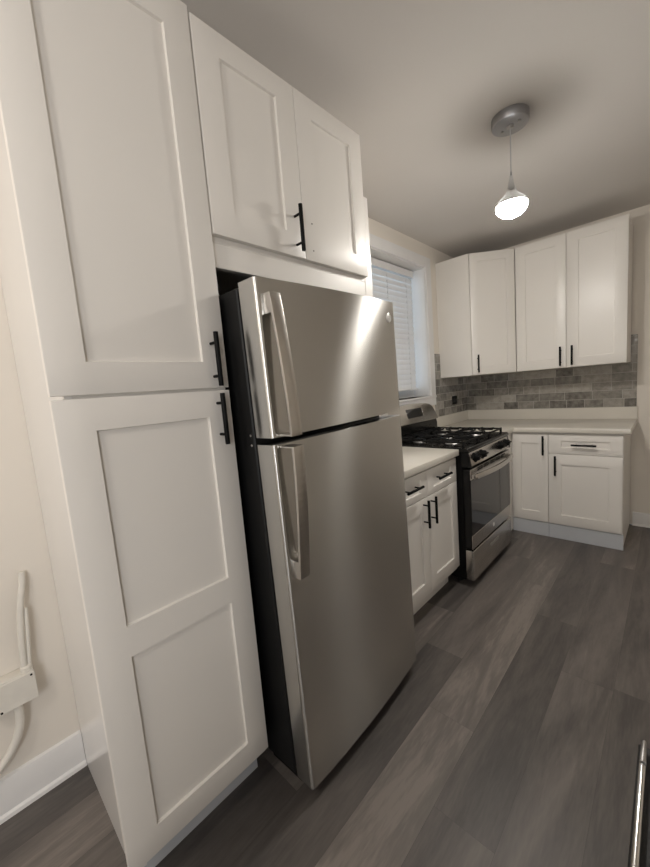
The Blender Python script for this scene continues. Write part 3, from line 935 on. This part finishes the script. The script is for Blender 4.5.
# ------------------------------------------------------------------ pendant lamp
def pendant():
    c = (1.030, 1.870)
    t = thing('pendant_lamp', 'lit pendant lamp hanging on a thin cord from a round ceiling canopy', 'lamp', (c[0], c[1], 2.12))
    bm = new()
    add_lathe(bm, [(0, 2.518), (0.070, 2.518), (0.078, 2.521), (0.081, 2.527), (0.081, 2.5595), (0, 2.5595)], c, 48)
    cn = obj('canopy', bm, 'canopy', t)
    bm = new(); add_lathe(bm, [(0, 2.508), (0.012, 2.508), (0.016, 2.512), (0.016, 2.5185), (0, 2.5185)], c, 24)
    add_cyl(bm, (c[0]+0.042, c[1]-0.01, 2.513), (c[0]+0.042, c[1]-0.01, 2.5185), 0.007); add_cyl(bm, (c[0]-0.040, c[1]+0.012, 2.513), (c[0]-0.040, c[1]+0.012, 2.5185), 0.007)
    obj('canopy_screw', bm, 'alu', cn)
    bm = new(); add_cyl(bm, (*c, 2.30), (*c, 2.509), 0.0022, seg=10)
    obj('cord', bm, 'cord', t)
    bm = new()
    add_lathe(bm, [(0.0, 2.1675), (0.0705, 2.1675), (0.0705, 2.171), (0.062, 2.186), (0.042, 2.205), (0.024, 2.225), (0.014, 2.255), (0.007, 2.290), (0.004, 2.315), (0, 2.316)], c, 40)
    obj('lamp_shade', bm, 'acrylic', t)
    bm = new()
    add_lathe(bm, [(0, 2.112), (0.025, 2.115), (0.048, 2.125), (0.064, 2.142), (0.070, 2.158), (0.070, 2.166), (0, 2.1665)], c, 40)
    obj('diffuser', bm, 'led', t)
pendant()

# ------------------------------------------------------------------ surface conduit and junction box on the left wall
def junction():
    t = thing('junction_box', 'cream painted junction box with conduits on the wall left of the pantry', 'electrical box', (0, -0.12, 0.38))
    ya, yb, z0, z1 = -0.205, -0.073, 0.380, 0.482
    bm = new(); add_box(bm, (0.001, ya, z0), (0.048, yb, z1), 0.002, 2)
    add_box(bm, (0.048, ya-0.001, z0-0.001), (0.052, yb+0.002, z1-0.006), 0.0015)
    obj('box', bm, 'conduit', t)
    for yy, zz in ((-0.081, 0.468), (-0.168, 0.386)):
        bm = new(); add_cyl(bm, (0.0515, yy, zz), (0.0535, yy, zz), 0.0035, seg=14)
        obj('cover_screw', bm, 'black', t)
    # upper conduit leaves the wall and bends down into the box
    bm = new()
    pts = [(0.0105, -0.054, 0.815), (0.0125, -0.056, 0.800), (0.020, -0.060, 0.775), (0.026, -0.075, 0.70), (0.029, -0.087, 0.60), (0.029, -0.094, 0.482)]
    add_tube(bm, smooth_path(pts), 0.0095, 16)
    obj('upper_conduit', bm, 'conduit', t)
    bm = new()
    pts = [(0.020, -0.062, 0.690), (0.026, -0.064, 0.665), (0.029, -0.069, 0.60), (0.029, -0.080, 0.482)]
    add_tube(bm, smooth_path(pts), 0.006, 12)
    obj('cable', bm, 'conduit', t)
    bm = new(); add_lathe(bm, [(0, 0.4815), (0.017, 0.4815), (0.017, 0.493), (0.012, 0.497), (0, 0.497)], (0.029, -0.089), 20)
    obj('connector', bm, 'conduit', t)
    bm = new()
    pts = [(0.030, -0.128, 0.381), (0.030, -0.127, 0.350), (0.030, -0.130, 0.310), (0.030, -0.145, 0.262), (0.029, -0.175, 0.215), (0.028, -0.215, 0.180), (0.027, -0.27, 0.155), (0.027, -0.40, 0.145), (0.027, -0.9, 0.145)]
    add_tube(bm, smooth_path(pts), [0.0125]*100, 16)
    obj('lower_conduit', bm, 'conduit', t)

def smooth_path(pts, n=8):
    P = [Vector(p) for p in pts]; out = []
    for i in range(len(P)-1):
        p0, p1, p2, p3 = P[max(i-1, 0)], P[i], P[i+1], P[min(i+2, len(P)-1)]
        for k in range(n):
            s = k/n
            out.append(0.5*((2*p1)+(p2-p0)*s+(2*p0-5*p1+4*p2-p3)*s*s+(3*p1-p0-3*p2+p3)*s**3))
    out.append(P[-1])
    return out
junction()

# ------------------------------------------------------------------ black table with a metal rail at the right edge
def side_table():
    x0, x1, y0, y1, z = 1.5895, 2.10, -0.95, 0.522, 0.752
    t = thing('side_table', 'black table edge with a shiny metal rail in the bottom right corner', 'table', (1.84, -0.24, 0))
    box_obj('table_top', (x0, y0, z-0.03), (x1, y1, z), 'black_table', t, 0.002)
    for xx in (x0+0.09, x1-0.03):
        for yy in (y0+0.03, y1-0.16):
            box_obj('leg', (xx-0.02, yy-0.02, 0), (xx+0.02, yy+0.02, z-0.0305), 'black_table', t, 0.002)
    bm = new()
    add_tube(bm, [(1.5965, y0+0.02, z+0.014), (1.5965, y1-0.055, z+0.012)], 0.0042, 16)
    for yy in (y0+0.1, -0.2, y1-0.12): add_cyl(bm, (1.5965, yy, z-0.0005), (1.5965, yy, z+0.010), 0.0025, seg=12)
    r = obj('rail', bm, 'chrome', t)
    bm = new()
    add_cyl(bm, (1.5965, y1-0.050, z+0.012), (1.5965, y1-0.006, z+0.012), 0.0044, 0.0025, seg=16, bev=0.0006)
    add_cyl(bm, (1.5965, y1-0.03, z-0.0005), (1.5965, y1-0.03, z+0.010), 0.002, seg=12)
    obj('end_cap', bm, 'alu', r)
side_table()

bpy.context.view_layer.update()
